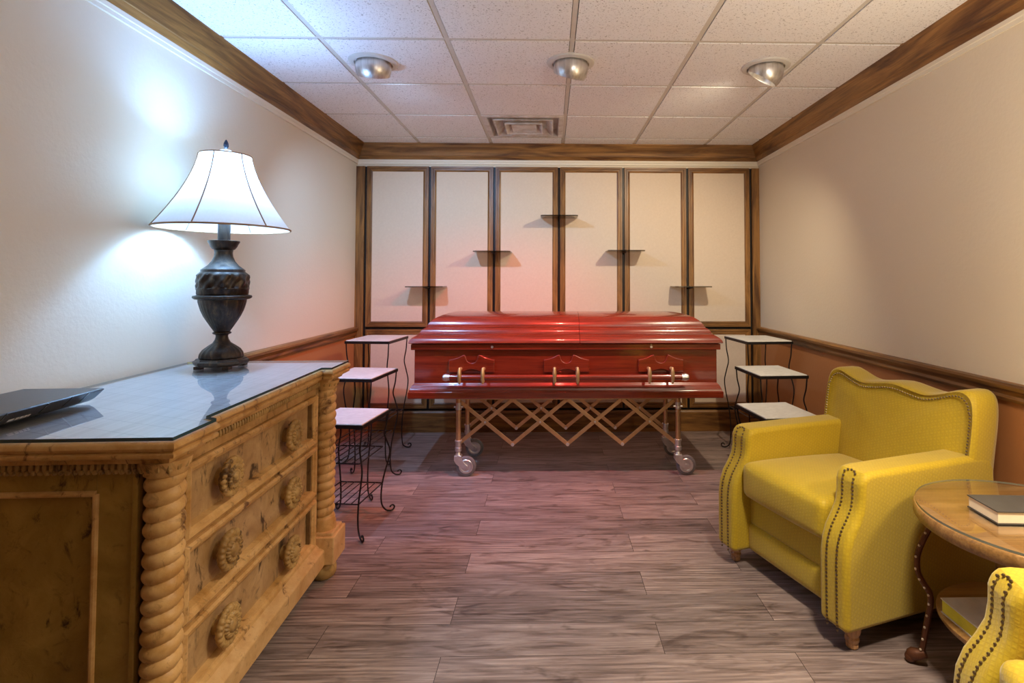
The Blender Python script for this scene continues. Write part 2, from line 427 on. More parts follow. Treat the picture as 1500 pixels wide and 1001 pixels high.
# crown, cream strip, chair rail, baseboards
CROWN = [(.0, 2.3215), (.014, 2.3215), (.018, 2.333), (.026, 2.341), (.030, 2.350), (.036, 2.352), (.044, 2.376), (.058, 2.404), (.070, 2.420), (.072, 2.428), (.080, 2.436), (.085, CEIL+.003), (0, CEIL+.003)]
STRIP = [(0, 2.283), (.010, 2.283), (.010, 2.300), (.014, 2.303), (.014, 2.3215), (0, 2.3215)]
RAIL = [(0, .812), (.014, .812), (.020, .826), (.016, .838), (.022, .852), (.034, .862), (.036, .876), (.028, .885), (0, .888)]
BASE = [(0, 0), (.016, 0), (.016, .160), (.010, .172), (.006, .177), (0, .177)]
def run_left(prof, y0=YF, y1=YB): return MB().rings([[(XL+d, y0, z) for d, z in prof], [(XL+d, (y1-d) if miter else y1, z) for d, z in prof]])
def run_right(prof, y0=YF, y1=YB): return MB().rings([[(XR-d, y0, z) for d, z in prof], [(XR-d, (y1-d) if miter else y1, z) for d, z in prof]])
def run_back(prof): return MB().rings([[(XL+d, YB-d, z) for d, z in prof], [(XR-d, YB-d, z) for d, z in prof]])
miter = True
S(run_left(CROWN).build('trim_1', OAK['y'], smooth=True)); S(run_right(CROWN).build('trim_2', OAK['y'], smooth=True)); S(run_back(CROWN).build('trim_3', OAK['x'], smooth=True))
S(run_left(STRIP).build('trim_4', CREAM_TRIM)); S(run_right(STRIP).build('trim_5', CREAM_TRIM)); S(run_back(STRIP).build('trim_6', CREAM_TRIM))
miter = False
S(run_left(RAIL, y1=YB-.022).build('trim_7', OAK['y'], smooth=True)); S(run_right(RAIL, y1=YB-.022).build('trim_8', OAK['y'], smooth=True))
S(run_left(BASE, y1=YB-.022).build('baseboard_left', OAK['y'])); S(run_right(BASE, y1=YB-.022).build('baseboard_right', OAK['y']))
m = MB().rings([[(x, YB-d, z) for d, z in [(0, 0), (.030, 0), (.030, .162), (.024, .172), (.020, .177), (0, .177)]] for x in (XL+.016, XR-.016)])
S(m.build('baseboard_back', OAK['x']))
PF = YB-.020                     # face of the panels
m = MB().box(XL, -1.590, PF, YB, .177, 2.262); S(m.build('trim_9', OAK['z']))
m = MB().box(1.751, XR, PF, YB, .177, 2.262); S(m.build('trim_10', OAK['z']))

GAPS = [-1.578, -1.033, -.481, .075, .631, 1.186, 1.739]
ORD = ['first', 'second', 'third', 'fourth', 'fifth', 'sixth']
def panel(i, z0, z1, upper):
    x0, x1 = GAPS[i]+.0105, GAPS[i+1]-.0105
    lab = ('tall cream linen panel in oak frame, upper row, %s from the lamp wall' if upper else 'low cream linen panel in oak frame, lower row, %s from the lamp wall') % ORD[i]
    t = thing('linen_panel', lab, 'wall panel', ((x0+x1)/2, PF, z0), 0, 'tall upper wall panels' if upper else 'low wall panels near the floor')
    w2 = (x1-x0)/2; H = z1-z0; fwid = .046; cy = YB-PF
    m = MB().box(-w2+.02, w2-.02, .004, cy, .02, H-.02); m.build('fabric', FABRIC, t)
    # stiles and rails: stepped moulding, mitred corners
    prof = [(0, .018), (0, -.002), (.016, -.002), (.019, .002), (.032, .002), (.036, -.001), (fwid, .004), (fwid, .018)]
    for a, b, mat, ax in (((-1, 0), (-1, 1), 'z', 'stile'), ((1, 0), (1, 1), 'z', 'stile'), ((-1, 0), (1, 0), 'x', 'rail'), ((-1, 1), (1, 1), 'x', 'rail')):
        R = []
        for cx, cz in (a, b):
            R.append([(cx*(w2-d), y, (d if cz == 0 else H-d)) for d, y in prof])
        MB().rings(R).build('frame_'+ax, OAK[mat], t)
    return t
for i in range(6): panel(i, .888, 2.262, True)
for i in range(6): panel(i, .199, .866, False)
for i, g_ in enumerate(GAPS):
    m = MB().box(g_-.0085, g_+.0085, YB-.008, YB, .19, 2.26)
    for k in range(40): m.box(g_-.003, g_+.003, YB-.009, YB-.007, .25+k*.05, .27+k*.05)
    S(m.build('trim_%d' % (11+i), BLACKMETAL))

# glass shelves on brackets in the gaps
SHELF = [(1, 1.231, 'lower', 'nearest the lamp wall'), (2, 1.523, 'middle height', 'second from the lamp wall'), (3, 1.820, 'highest', 'at the peak of the arrangement'), (4, 1.532, 'middle height', 'second from the armchair wall'), (5, 1.234, 'lower', 'nearest the armchair wall')]
for gi, z, hh, wh in SHELF:
    x = GAPS[gi]
    t = thing('glass_shelf', 'small smoked glass shelf on the panelled wall, %s, %s' % (hh, wh), 'shelf', (x, YB, z), 0, 'small glass shelves on the back wall')
    hw, y0, y1, r = .155, -.235, -.030, .03
    poly = [(-hw, y1), (hw, y1)]
    for k in range(7): a = k/6*PI/2; poly.append((hw-r+r*math.cos(-a), y0+r+r*math.sin(-a)))
    for k in range(7): a = PI/2+k/6*PI/2; poly.append((-hw+r+r*math.cos(-a), y0+r+r*math.sin(-a)))
    o = MB().prism(poly, -.004, .004).build('glass_plate', SMOKE, t)
    bpoly = [(-.010, -.005), (-.205, -.005), (-.205, -.010), (-.040, -.022), (-.010, -.026)]
    MB().prism(bpoly, -.003, .003, 'x').build('bracket', BLACKMETAL, t)

# ---------------------------------------------------------------- ceiling downlights
RINGM = plain('satin_ring_enamel', (.62, .59, .55), .35, var=.03)  # enamel greyed so its colour carries the ring's edge shading
DLAB = [('brushed eyeball downlight with blue-white glow, in the ceiling on the lamp side', (-.10, .46, -.88)), ('brushed eyeball downlight with red glow, the middle one in the ceiling', (-.22, .44, -.86)), ('brushed eyeball downlight with bright white rim, in the ceiling on the armchair side', (-.46, .30, -.84))]
for (xy, tgt, col, en, ang), (lab, naim) in zip(DOWN, DLAB):
    t = thing('eyeball_downlight', lab, 'ceiling light', (xy[0], xy[1], CEIL), 0, 'eyeball downlights in the ceiling')
    m = MB().lathe([(.096, -.002), (.099, -.012), (.115, -.013), (.125, -.007), (.128, 0), (.128, .004), (.096, .004)], n=40, cap0=False, cap1=False)
    m.build('trim_ring', RINGM, t, smooth=True)
    c = Vector((0, 0, -.034)); R = .093
    n = (Vector(tgt)-Vector((xy[0], xy[1], CEIL))).normalized()
    n = Vector(naim).normalized()
    q = n.to_track_quat('Z', 'Y')
    prof = [(R*math.sin(a), R*math.cos(a)) for a in [PI*k/28 for k in range(27, 9, -1)]]
    rimr, rimz = prof[-1]
    prof += [(rimr*.93, rimz-.002), (rimr*.80, rimz-.035), (rimr*.5, rimz-.055), (.004, rimz-.058)]
    m = MB().lathe(prof, n=40); m.v = [tuple(c+q @ Vector(v_)) for v_ in m.v]
    m.build('eyeball', ALU, t, smooth=True, angle=50)
    m = MB().lathe([(.004, 0), (rimr*.62, 0), (rimr*.62, .004), (.004, .004)], n=24); m.v = [tuple(c+q @ (Vector(v_)+Vector((0, 0, rimz-.040)))) for v_ in m.v]
    m.build('lens', emitter('downlight_lens_glow', col, 9), t)
    p = Vector((xy[0], xy[1], CEIL))+c+n*(rimz+.002)
    light('downlight_beam', 'SPOT', p, en, col, .03, tgt, ang, .9)

# ceiling air vent
vx, vy = gx[2]+TS/2, gy[10]+TS/2
t = thing('ceiling_vent', 'square white air vent with stepped louvres, grubby, in the ceiling above the panels', 'vent', (vx, vy, CEIL))
VENT = None
tt = NT('grubby_vent_enamel'); f = tt.noise(tt.coord(), 7, 5, .65)
VENT = tt.set(tt.ramp(f, [(.35, (.52, .44, .37)), (.62, (.80, .76, .73))]), .5)
def sqring(h0, z0, h1, z1): return MB().rings([[(-h, -h, z), (h, -h, z), (h, h, z), (-h, h, z)] for h, z in ((h0, z0), (h1, z1), (h1-.004, z1+.004), (h0-.004, z0+.004))], False, False)
MB().box(-.29, .29, -.29, .29, .060, .064).build('duct', VENT, t)
MB().rings([[(-h, -h, z), (h, -h, z), (h, h, z), (-h, h, z)] for h, z in ((.295, .004), (.293, -.001), (.262, -.003), (.258, .0), (.250, .060))], False, False).build('frame', VENT, t)
def cone(ha, za, hb, zb):
    return MB().rings([[(-h, -h, z), (h, -h, z), (h, h, z), (-h, h, z)] for h, z in ((ha, za), (hb, zb), (hb+.003, zb-.004), (hb+.014, zb-.005), (hb+.013, zb-.001), (ha+.004, za+.002))], False, False)
cone(.165, .046, .205, -.004).build('louvre', VENT, t)
cone(.085, .040, .128, -.010).build('louvre', VENT, t)
MB().rings([[(-h, -h, z), (h, -h, z), (h, h, z), (-h, h, z)] for h, z in ((.095, -.008), (.090, -.011), (.012, .026))], True, True).build('louvre', VENT, t)

# ---------------------------------------------------------------- casket and its trolley
CXL, CXR, CYF, CYB = -.912, 1.128, 3.56, 4.20
XS = .194
casket = thing('casket', 'polished dark red mahogany casket with closed two-piece lid', 'casket', ((CXL+CXR)/2, (CYF+CYB)/2, .522))
ox, oy, oz = casket.location
def rect_rings(prof, xl, xr, kl=1, kr=1):
    mb = MB(); R = []
    for ins, z in prof:
        R.append([(xl+ins*kl-ox, CYF+ins-oy, z-oz), (xr-ins*kr-ox, CYF+ins-oy, z-oz), (xr-ins*kr-ox, CYB-ins-oy, z-oz), (xl+ins*kl-ox, CYB-ins-oy, z-oz)])
    return mb.rings(R)
rect_rings([(.004, .522), (0, .527), (0, .563), (.005, .566), (.006, .572), (.010, .580), (.012, .586), (.014, .588), (.018, .599), (.024, .607), (.026, .609), (.030, .612), (.034, .618), (.040, .620), (.042, .600)], CXL, CXR).build('base_moulding', MAHO['x'], casket, smooth=True, angle=28)
rect_rings([(.034, .600), (.034, .834)], CXL, CXR).build('body', MAHO['x'], casket)
rect_rings([(.034, .832), (.016, .834), (.014, .838), (.014, .868), (.017, .872), (.040, .874)], CXL, CXR).build('body_rim', MAHO['x'], casket)
LID = [(.012, .8745), (.001, .877), (0, .881), (.002, .889), (.008, .899), (.018, .910), (.034, .921), (.048, .928), (.052, .930), (.053, .935), (.058, .936), (.062, .947), (.072, .960), (.084, .968), (.090, .970), (.091, .976), (.097, .979), (.100, .990), (.103, .990), (.108, 1.000), (.125, 1.018), (.15, 1.035), (.18, 1.048), (.215, 1.057), (.255, 1.063), (.295, 1.067)]
for nm, a, b, kl, kr in (('lid', CXL, XS-.0012, 1, 0), ('lid', XS+.0012, CXR, 0, 1)):
    rect_rings(LID, a, b, kl, kr).build(nm, MAHO['x'], casket, smooth=True, angle=24)
# swell plates, arms, bar
for px in (-.5065, .107, .7235):
    P = [(-.1485, 0), (-.065, 0)]
    P += [(-.065+.13*k/8, .020*math.sin(PI*k/8)) for k in range(1, 8)]
    P += [(.065, 0), (.1485, 0), (.1485, .083), (.120, .088), (.09, .097), (.06, .112), (.044, .116), (.040, .105)]
    P += [(.036*math.cos(a), .098-.036*math.sin(a)) for a in [PI*k/10 for k in range(0, 11)]]
    P += [(-.040, .105), (-.044, .116), (-.06, .112), (-.09, .097), (-.12, .088), (-.1485, .083)]
    P2 = []
    for p in P:
        if not P2 or (abs(p[0]-P2[-1][0])+abs(p[1]-P2[-1][1])) > 1e-4: P2.append(p)
    m = MB().prism([(px-ox+a, .687-oz+b) for a, b in P2], CYF+.034-oy, CYF+.014-oy, 'y')
    m.build('handle_plate', MAHO['x'], casket, bevel=.006, seg=3)
bar = MB().tube([(-.655-ox, 3.532-oy, .664-oz), (.868-ox, 3.532-oy, .664-oz)], .0185, 16).build('carry_bar', MAHO['x'], casket, smooth=True)
for x, s in ((-.665, -1), (.875, 1)):
    m = MB(); m.tube([(x-ox+s*k, 3.532-oy, .664-oz) for k in (-.026, -.012, -.011, .004, .005, .014, .020)], [.021, .021, .024, .024, .021, .020, .010], 16)
    m.build('end_cap', CHROME, bar, smooth=True)
for x in (-.576, -.428, .030, .178, .640, .788):
    m = MB(); m.ball((x-ox, 3.524-oy, .676-oz), .055, 12, 10, (.25, .36, 1)); m.tube([(x-ox, 3.53-oy, .705-oz), (x-ox, 3.585-oy, .715-oz)], [.008, .012], 10)
    m.build('handle_arm', BRASS, casket, smooth=True)
for x in (-.374, .660):
    m = MB(); m.tube([(x-ox, CYF+.020-oy, .853-oz), (x-ox, CYF+.006-oy, .853-oz)], [.009, .008], 12); m.build('keyhole', CHROME, casket, smooth=True)
MB().ball((.660-ox, CYF+.014-oy, .867-oz), .006, 8, 6).build('keyhole_stud', BRASS, casket, smooth=True)

trolley = thing('casket_trolley', 'folding gold lattice trolley on four steel casters under the casket', 'trolley', (.123, 3.85, 0))
ox, oy = .123, 3.85
NX = [-.607, -.245, .118, .481, .843]; ZB, ZT = .203, .507
YFp, YRp = 3.65, 4.05
for yy in (YFp, YRp):
    m = MB().box(-.61-ox, .86-ox, yy-.012-oy, yy+.012-oy, .500, .5215); m.build('side_rail', BRONZE, trolley)
    for i in range(4):
        for (a, b, dy) in (((NX[i], ZT-.01), (NX[i+1], ZB), -.004), ((NX[i], ZB), (NX[i+1], ZT-.01), .006)):
            m = MB().bar((a[0]-ox, yy+.012+dy-oy, a[1]), (b[0]-ox, yy+.012+dy-oy, b[1]), .006, .025, (0, 0, 1))
            m.build('lattice_bar', BRONZE, trolley, bevel=.002)
    for i in range(4):
        m = MB(); m.tube([((NX[i]+NX[i+1])/2-ox, yy-.002-oy, (ZB+ZT-.01)/2), ((NX[i]+NX[i+1])/2-ox, yy+.026-oy, (ZB+ZT-.01)/2)], .007, 10)
        m.build('rivet', CHROME, trolley, smooth=True)
        if i: MB().tube([(NX[i]-ox, yy-.002-oy, ZB), (NX[i]-ox, yy+.026-oy, ZB)], .011, 10).build('rivet', CHROME, trolley, smooth=True)
for x in (-.600, .850):
    m = MB().box(x-.012-ox, x+.012-ox, YFp-oy, YRp-oy, .498, .520); m.build('cross_rail', BRONZE, trolley)
    for yy in (YFp, YRp):
        m = MB().tube([(x-ox, yy-oy, .222), (x-ox, yy-oy, .51)], .017, 16); m.build('post', BRONZE, trolley, smooth=True)
        m = MB().tube([(x-ox, yy-oy, z) for z in (.480, .450, .4499, .435)], [.018, .018, .021, .021], 14)
        m.tube([(x-.03-ox, yy-.002-oy, .452), (x+.03-ox, yy-.002-oy, .452)], .006, 8); m.build('clamp', CHROME, trolley, smooth=True)
        # caster: fork is the part, wheel its sub-part
        dx = .052
        m = MB().tube([(x-ox, yy-oy, z) for z in (.236, .225, .2249, .190, .1899, .165, .160, .150, .140, .132)], [.023, .023, .019, .019, .022, .022, .014, .017, .022, .022], 16)
        for s in (-1, 1):
            P = [(x-.024, .138), (x+.022, .138), (x+.028, .112), (x+.045, .088), (x+dx+.012, .074), (x+dx+.012, .056), (x+dx-.006, .052), (x+.010, .068), (x-.012, .086), (x-.025, .108)]
            m.prism([(a-ox, b) for a, b in P], yy+s*.020-.002-oy, yy+s*.020+.002-oy, 'y')
        m.box(x-.024-ox, x+.022-ox, yy-.021-oy, yy+.021-oy, .130, .138)
        fk = m.build('caster_fork', CHROME, trolley, bevel=.0015)
        wh = MB(); n = 36; RR = []
        for rr, y in ((.040, -.013), (.058, -.013), (.064, -.009), (.066, 0), (.064, .009), (.058, .013), (.040, .013)):
            RR.append([(x+dx-ox+rr*math.cos(2*PI*k/n), yy-oy+y, .066+rr*math.sin(2*PI*k/n)) for k in range(n)])
        wheel = wh.rings(RR, True, True).build('wheel', RUBBER, fk, smooth=True)
        hb = MB(); RR = []
        for rr, y in ((.006, -.024), (.012, -.024), (.014, -.016), (.030, -.0145), (.034, -.017), (.043, -.017), (.046, -.014), (.046, .014), (.043, .017), (.034, .017), (.014, .016), (.012, .024), (.006, .024)):
            RR.append([(x+dx-ox+rr*math.cos(2*PI*k/n), yy-oy+y, .066+rr*math.sin(2*PI*k/n)) for k in range(n)])
        hb.rings(RR).build('hub', CHROME, fk, smooth=True)

# ---------------------------------------------------------------- nested plant stands
def stand(label, c, rz, wx, wy, z, shelves, group):
    t = thing('plant_stand', label, 'plant stand', (c[0], c[1], 0), rz, group)
    hx, hy = wx/2, wy/2
    MB().box(-hx+.004, hx-.004, -hy+.004, hy-.004, z-.010, z).build('stone_top', STONE, t, bevel=.003)
    m = MB()
    for a, b in (((-hx, -hy), (hx, -hy)), ((hx, -hy), (hx, hy)), ((hx, hy), (-hx, hy)), ((-hx, hy), (-hx, -hy))):
        m.bar((*a, z-.014), (*b, z-.014), .006, .018)
    m.build('top_frame', BLACKMETAL, t)
    def leg_off(q):
        K = [(1.0, .0), (.90, -.006), (.80, -.020), (.72, -.006), (.62, .012), (.52, .004), (.40, -.016), (.28, -.030), (.16, -.034), (.08, -.026), (.03, -.006), (.012, .016), (.014, .034), (.040, .042), (.060, .032), (.056, .020), (.044, .018)]
        return K
    for sx in (-1, 1):
        for sy in (-1, 1):
            pts = []
            for zf, o_ in leg_off(0):
                zz = (zf*(z-.02)) if zf > .10 else zf*.55+.0
                pts.append((sx*(hx-.006+o_*.72), sy*(hy-.006+o_*.72), max(zz, .0045)))
            m = MB().tube(smooth_path(pts, 5), .0045, 8)
            m.build('leg', BLACKMETAL, t, smooth=True)
    for zs in shelves:
        ix, iy = hx-.026, hy-.026
        m = MB()
        for a, b in (((-ix, -iy), (ix, -iy)), ((ix, -iy), (ix, iy)), ((ix, iy), (-ix, iy)), ((-ix, iy), (-ix, -iy))):
            m.tube([(*a, zs), (*b, zs)], .0035, 8)
        for k in range(1, 6):
            x = -ix+2*ix*k/6; m.tube([(x, -iy, zs), (x, iy, zs)], .0028, 6)
        m.build('wire_shelf', BLACKMETAL, t, smooth=True)
    return t
GL = 'black iron nesting plant stands beside the casket'
stand('tall black iron plant stand with stone top, on the lamp side of the casket', (-1.268, 4.083), -.085, .318, .385, .86, [.30], GL)
stand('mid-height black iron plant stand with stone top, between tall stand and dresser', (-1.178, 3.488), -.11, .300, .395, .705, [.30], GL)
stand('low black iron plant stand with two wire shelves, just behind the dresser', (-1.055, 2.945), -.10, .290, .345, .57, [.367, .168], GL)
stand('tall black iron plant stand with stone top, on the armchair side of the casket', (1.534, 4.04), .08, .335, .40, .86, [.32], GL)
stand('mid-height black iron plant stand with stone top, on the armchair side of the casket', (1.428, 3.548), .06, .308, .385, .705, [.30], GL)
stand('low black iron plant stand with stone top, just behind the yellow armchair', (1.257, 3.04), .10, .310, .352, .57, [.367], GL)

# ---------------------------------------------------------------- dresser
TOPZ = .915
dr = thing('dresser', 'distressed ochre dresser with twisted corner columns and six rosette knobs', 'dresser', (-.886, 1.322, 0), .0345)
BK = -.70; L = 1.244
OUT = [(0, 0), (0, .18), (-.042, .206), (-.042, 1.029), (0, 1.029), (0, L), (BK, L), (BK, 0)]
m = loft_outline(MB(), OUT, [(-.022, .848), (-.020, .858), (-.012, .864), (.002, .866), (.004, .870), (.004, .876), (-.002, .880), (.003, .884), (.007, .890), (.006, .898), (0, .904), (-.006, .9055)])
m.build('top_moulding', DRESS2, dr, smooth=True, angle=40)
m = loft_outline(MB(), OUT, [(-.008, .899), (-.008, .9062)]); m.build('veneer_top', VENEER, dr)
# glass: clear faces, dark polished edge
m = MB(); P = offset_poly(OUT, -.001); n = len(P)
vs = [(x, y, z) for z in (.9068, TOPZ) for x, y in P]
m.add(vs, [tuple(range(n, 2*n))], 0); m.add(vs, [(i, (i+1) % n, n+(i+1) % n, n+i) for i in range(n)], 1)
m.build('glass_top', [GLASS, GLASS_EDGE], dr)
# carcass
m = MB()
m.box(-.115, -.088, .118, 1.075, .10, .85)
for z0, z1 in ((.146, .165), (.363, .382), (.584, .598), (.80, .85)): m.box(-.10, -.070, .118, 1.075, z0, z1)
m.box(-.10, -.070, .118, .155, .14, .85); m.box(-.10, -.070, 1.04, 1.075, .14, .85)
cc_ = m.build('carcass', DRESS, dr, bevel=.002)
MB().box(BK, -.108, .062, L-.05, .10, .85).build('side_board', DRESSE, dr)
# end frame and panel (near end)
m = MB()
m.box(-.205, -.108, .048, .07, .14, .85); m.box(BK, -.60, .048, .07, .14, .85); m.box(-.60, -.205, .048, .07, .77, .85); m.box(-.60, -.205, .048, .07, .14, .20)
m.box(-.117, -.104, .040, .06, .15, .835)
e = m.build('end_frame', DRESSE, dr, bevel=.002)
m = MB()
for a, b in (((-.60, .20), (-.205, .20)), ((-.205, .20), (-.205, .77)), ((-.205, .77), (-.60, .77)), ((-.60, .77), (-.60, .20))):
    m.tube([(a[0], .048, a[1]), (b[0], .048, b[1])], .0075, 10)
m.build('panel_bead', DRESS2, e, smooth=True)
# carved leaf frieze under the top
m = MB()
k = BK
while k < -.02:
    m.ball((k, .036, .838), .012, 8, 6, (.62, .75, 1.25)); m.ball((k+.006, .033, .826), .007, 6, 5); k += .0155
q = .13
while q < 1.07:
    m.ball((-.066, q, .838), .010, 6, 5, (.7, .62, 1.2)); q += .0155
for cy in (.069, 1.124):
    for a in range(14):
        t_ = 2*PI*a/14; m.ball((-.058+.046*math.cos(t_), cy+.046*math.sin(t_), .836), .011, 6, 5, (.8, .8, 1.2))
m.build('leaf_frieze', DRESS3, dr, smooth=True)
# twisted columns
def twist(cy, hand):
    prof = []; N = 300; z0, z1 = .262, .812
    pitch = .0365*2
    def fn(r, z, th):
        ph = th*hand+2*PI*z/(.0365)
        return r*(.80+.20*abs(math.cos(ph/2))**.75)
    m = MB().lathe([(.0445, z0+(z1-z0)*k/N) for k in range(N+1)], (-.058, cy, 0), 48, fn=fn)
    m.lathe([(.050, .208), (.052, .222), (.048, .230), (.050, .238), (.046, .246), (.047, .256), (.040, .264)], (-.058, cy, 0), 32)
    m.lathe([(.038, .806), (.046, .812), (.046, .820), (.052, .832), (.056, .848)], (-.058, cy, 0), 32)
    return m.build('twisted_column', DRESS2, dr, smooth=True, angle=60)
twist(.069, -1); twist(1.124, -1)
# plinth with blocks and bun feet
m = MB()
m.rings([[(x, y, z) for x, z in [(BK, .079), (-.028, .079), (-.028, .142), (-.034, .148), (-.050, .154), (-.060, .166), (BK, .166)]] for y in (.12, 1.075)])
m.box(BK, -.12, .03, L-.03, .079, .15)
m.build('plinth', PLINTH, dr, bevel=.003)
for cy in (.069, 1.124):
    m = MB().box(-.135, .010, cy-.070, cy+.078, .079, .196); m.box(-.12, 0, cy-.058, cy+.064, .19, .210); m.build('plinth_block', PLINTH, dr, bevel=.006)
    m = MB().lathe([(.030, .0), (.044, .004), (.054, .022), (.056, .040), (.050, .062), (.040, .074), (.042, .080)], (-.058, cy, 0), 24, fn=lambda r, z, t_: r*(1+.03*math.cos(t_*9)))
    m.build('bun_foot', DRESS3, dr, smooth=True)
MB().lathe([(.030, .0), (.044, .004), (.054, .022), (.056, .040), (.050, .062), (.040, .080)], (BK+.08, L-.12, 0), 20).build('bun_foot', DRESS3, dr, smooth=True)
MB().lathe([(.030, .0), (.044, .004), (.054, .022), (.056, .040), (.050, .062), (.040, .080)], (BK+.08, .12, 0), 20).build('bun_foot', DRESS3, dr, smooth=True)
# drawers
def drawer(z0, z1):
    y0, y1 = .158, 1.037
    m = MB().box(-.092, -.086, y0, y1, z0, z1)
    pr = [(0, -.088), (.0, -.062), (.006, -.055), (.015, -.057), (.020, -.064), (.026, -.066), (.030, -.087)]
    R = []
    for cy, cz in ((y0, z0), (y1, z0), (y1, z1), (y0, z1)):
        sy = 1 if cy == y0 else -1; sz = 1 if cz == z0 else -1
        R.append([(x, cy+sy*d, cz+sz*d) for d, x in pr])
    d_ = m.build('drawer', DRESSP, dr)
    R.append(R[0])
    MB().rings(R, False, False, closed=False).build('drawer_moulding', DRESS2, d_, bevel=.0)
    mg = MB(); mg.box(-.087, -.070, y1-.036, y1-.029, z0+.03, z1-.03); mg.build('recess_edge', RECESS, d_)
    zc = (z0+z1)/2+.003
    for ky in (.355, .790):
        N = 108; R = []
        def ring(rr, x, amp=0, ph=0, n_=20):
            o = []
            for k_ in range(N):
                t_ = 2*PI*k_/N; pet = abs(math.cos(n_*t_/2+ph))
                ro = rr*(1-amp*(1-pet)); xo = x+(.0045*(pet-.5) if amp else 0)
                o.append((xo, ky+ro*math.cos(t_), zc+ro*math.sin(t_)))
            return o
        for rr, x, a_, p_ in ((.026, -.086, 0, 0), (.028, -.066, 0, 0), (.052, -.061, .03, 0), (.0585, -.054, .055, 0), (.0585, -.046, .055, 0), (.053, -.040, .06, 0), (.042, -.042, .05, 0), (.036, -.043, 0, 0), (.036, -.037, .10, .7), (.029, -.033, .08, .7), (.021, -.037, 0, 0), (.018, -.032, 0, 0), (.012, -.028, 0, 0), (.004, -.027, 0, 0)):
            R.append(ring(rr, x, a_, p_))
        MB().rings(R).build('rosette_knob', DRESS3, d_, smooth=True, angle=60)
for z0, z1 in ((.598, .798), (.382, .584), (.165, .363)): drawer(z0, z1)

# black disc player on the dresser
pl = thing('disc_player', 'flat black disc player lying on the glass top of the dresser', 'player', (-1.375, 1.52, .915), .05)
m = MB(); y0, y1 = -.19, .175
R = []
for y in (y0, y1):
    R.append([(-.19, y, .006), (-.002, y, .006), (.012, y, .014), (.040, y, .041), (.036, y, .044), (-.19, y, .044)])
m.rings(R); m.build('case', BLACKPLASTIC, pl, bevel=.002)
GLOSSBLACK = plain('glossy_black_plastic', (.006, .006, .007), .1)
for y in (y0+.05, y0+.17, y0+.245, y0+.305): MB().bar((.0125, y, .0155), (.0395, y, .0415), .004, .003).build('front_seam', GLOSSBLACK, pl)
m = MB()
for k, (a, b) in enumerate(((.078, .094), (.099, .108), (.111, .120), (.123, .131), (.134, .140))): m.bar((.0165, y0+a, .0175), (.0165, y0+b, .0175), .001, .007, (.7, 0, .7))
m.build('badge', plain('silver_badge', (.55, .5, .45), .4), pl)
for x in (-.16, -.03):
    for y in (y0+.03, y1-.03): MB().lathe([(.008, 0), (.009, .007)], (x, y, 0), 10).build('rubber_foot', BLACKPLASTIC, pl)

# table lamp
lp = thing('table_lamp', 'urn-shaped bronze table lamp with white bell shade, lit, on the dresser', 'lamp', tuple(LAMP))
oct_ = lambda r: [(r*math.cos(PI/8+k*PI/4)*1.06, r*math.sin(PI/8+k*PI/4)*1.06) for k in range(8)]
m = loft_outline(MB(), oct_(.094), [(-.010, .010), (-.002, .012), (.004, .020), (.004, .030), (-.003, .034), (-.006, .040), (-.014, .042)])
for k in range(4):
    a = PI/4+k*PI/2; m.box(.082*math.cos(a)-.014, .082*math.cos(a)+.014, .082*math.sin(a)-.014, .082*math.sin(a)+.014, 0, .012)
m.build('base_plinth', LAMPMETAL, lp, bevel=.0015)
def gad(n_, amp, z0, z1):
    return lambda r, z, t_: r*(1+amp*math.cos(n_*t_)) if z0 < z < z1 else r
m = MB().lathe([(.078, .040), (.082, .047), (.080, .060), (.070, .076), (.050, .092), (.034, .104), (.026, .118), (.023, .130), (.024, .138), (.034, .142), (.036, .147), (.030, .151)], n=72, fn=gad(18, .022, .045, .10))
m.build('pedestal', LAMPMETAL, lp, smooth=True, angle=60)
m = MB().lathe([(.026, .148), (.030, .153), (.042, .172), (.056, .195), (.0685, .217), (.079, .242), (.0855, .265), (.089, .280), (.090, .290)], n=96, fn=gad(32, .016, .15, .288)); 
m.build('urn', LAMPMETAL, lp, smooth=True, angle=60)
m = MB().lathe([(.086, .286), (.100, .289), (.1075, .294), (.109, .299), (.106, .304), (.097, .306), (.093, .309)], n=96, fn=gad(48, .012, .288, .305)); m.build('rim_band', LAMPMETAL, lp, smooth=True, angle=60)
def relief(r, z, t_):
    if .336 < z < .394: return r+.0045*math.sin(7*t_+60*z)*math.sin(PI*(z-.336)/.058)+.003*math.sin(14*t_-110*z)
    if .31 < z < .33: return r*(1+.012*math.cos(48*t_))
    return r
m = MB().lathe([(.093, .307), (.0955, .312), (.0955, .328), (.099, .331), (.098, .336)]+[(.0965-.0035*((k-3)/6)**2-.012*max(0, (k-5)/6)**2, .337+.009*k) for k in range(7)]+[(.088, .400), (.082, .406), (.083, .412), (.076, .418), (.058, .432), (.044, .450), (.036, .470), (.034, .486), (.036, .498), (.034, .500)], n=112, fn=relief)
m.build('shoulder', LAMPMETAL, lp, smooth=True, angle=60)
m = MB().lathe([(.034, .498), (.042, .501), (.050, .512), (.054, .522), (.060, .532), (.060, .537), (.052, .538), (.030, .536)], n=40); m.build('cup', LAMPMETAL, lp, smooth=True)
m = MB().lathe([(.024, .534), (.024, .64), (.018, .65), (.012, .66)], n=24); m.build('stem', LAMPMETAL, lp, smooth=True)
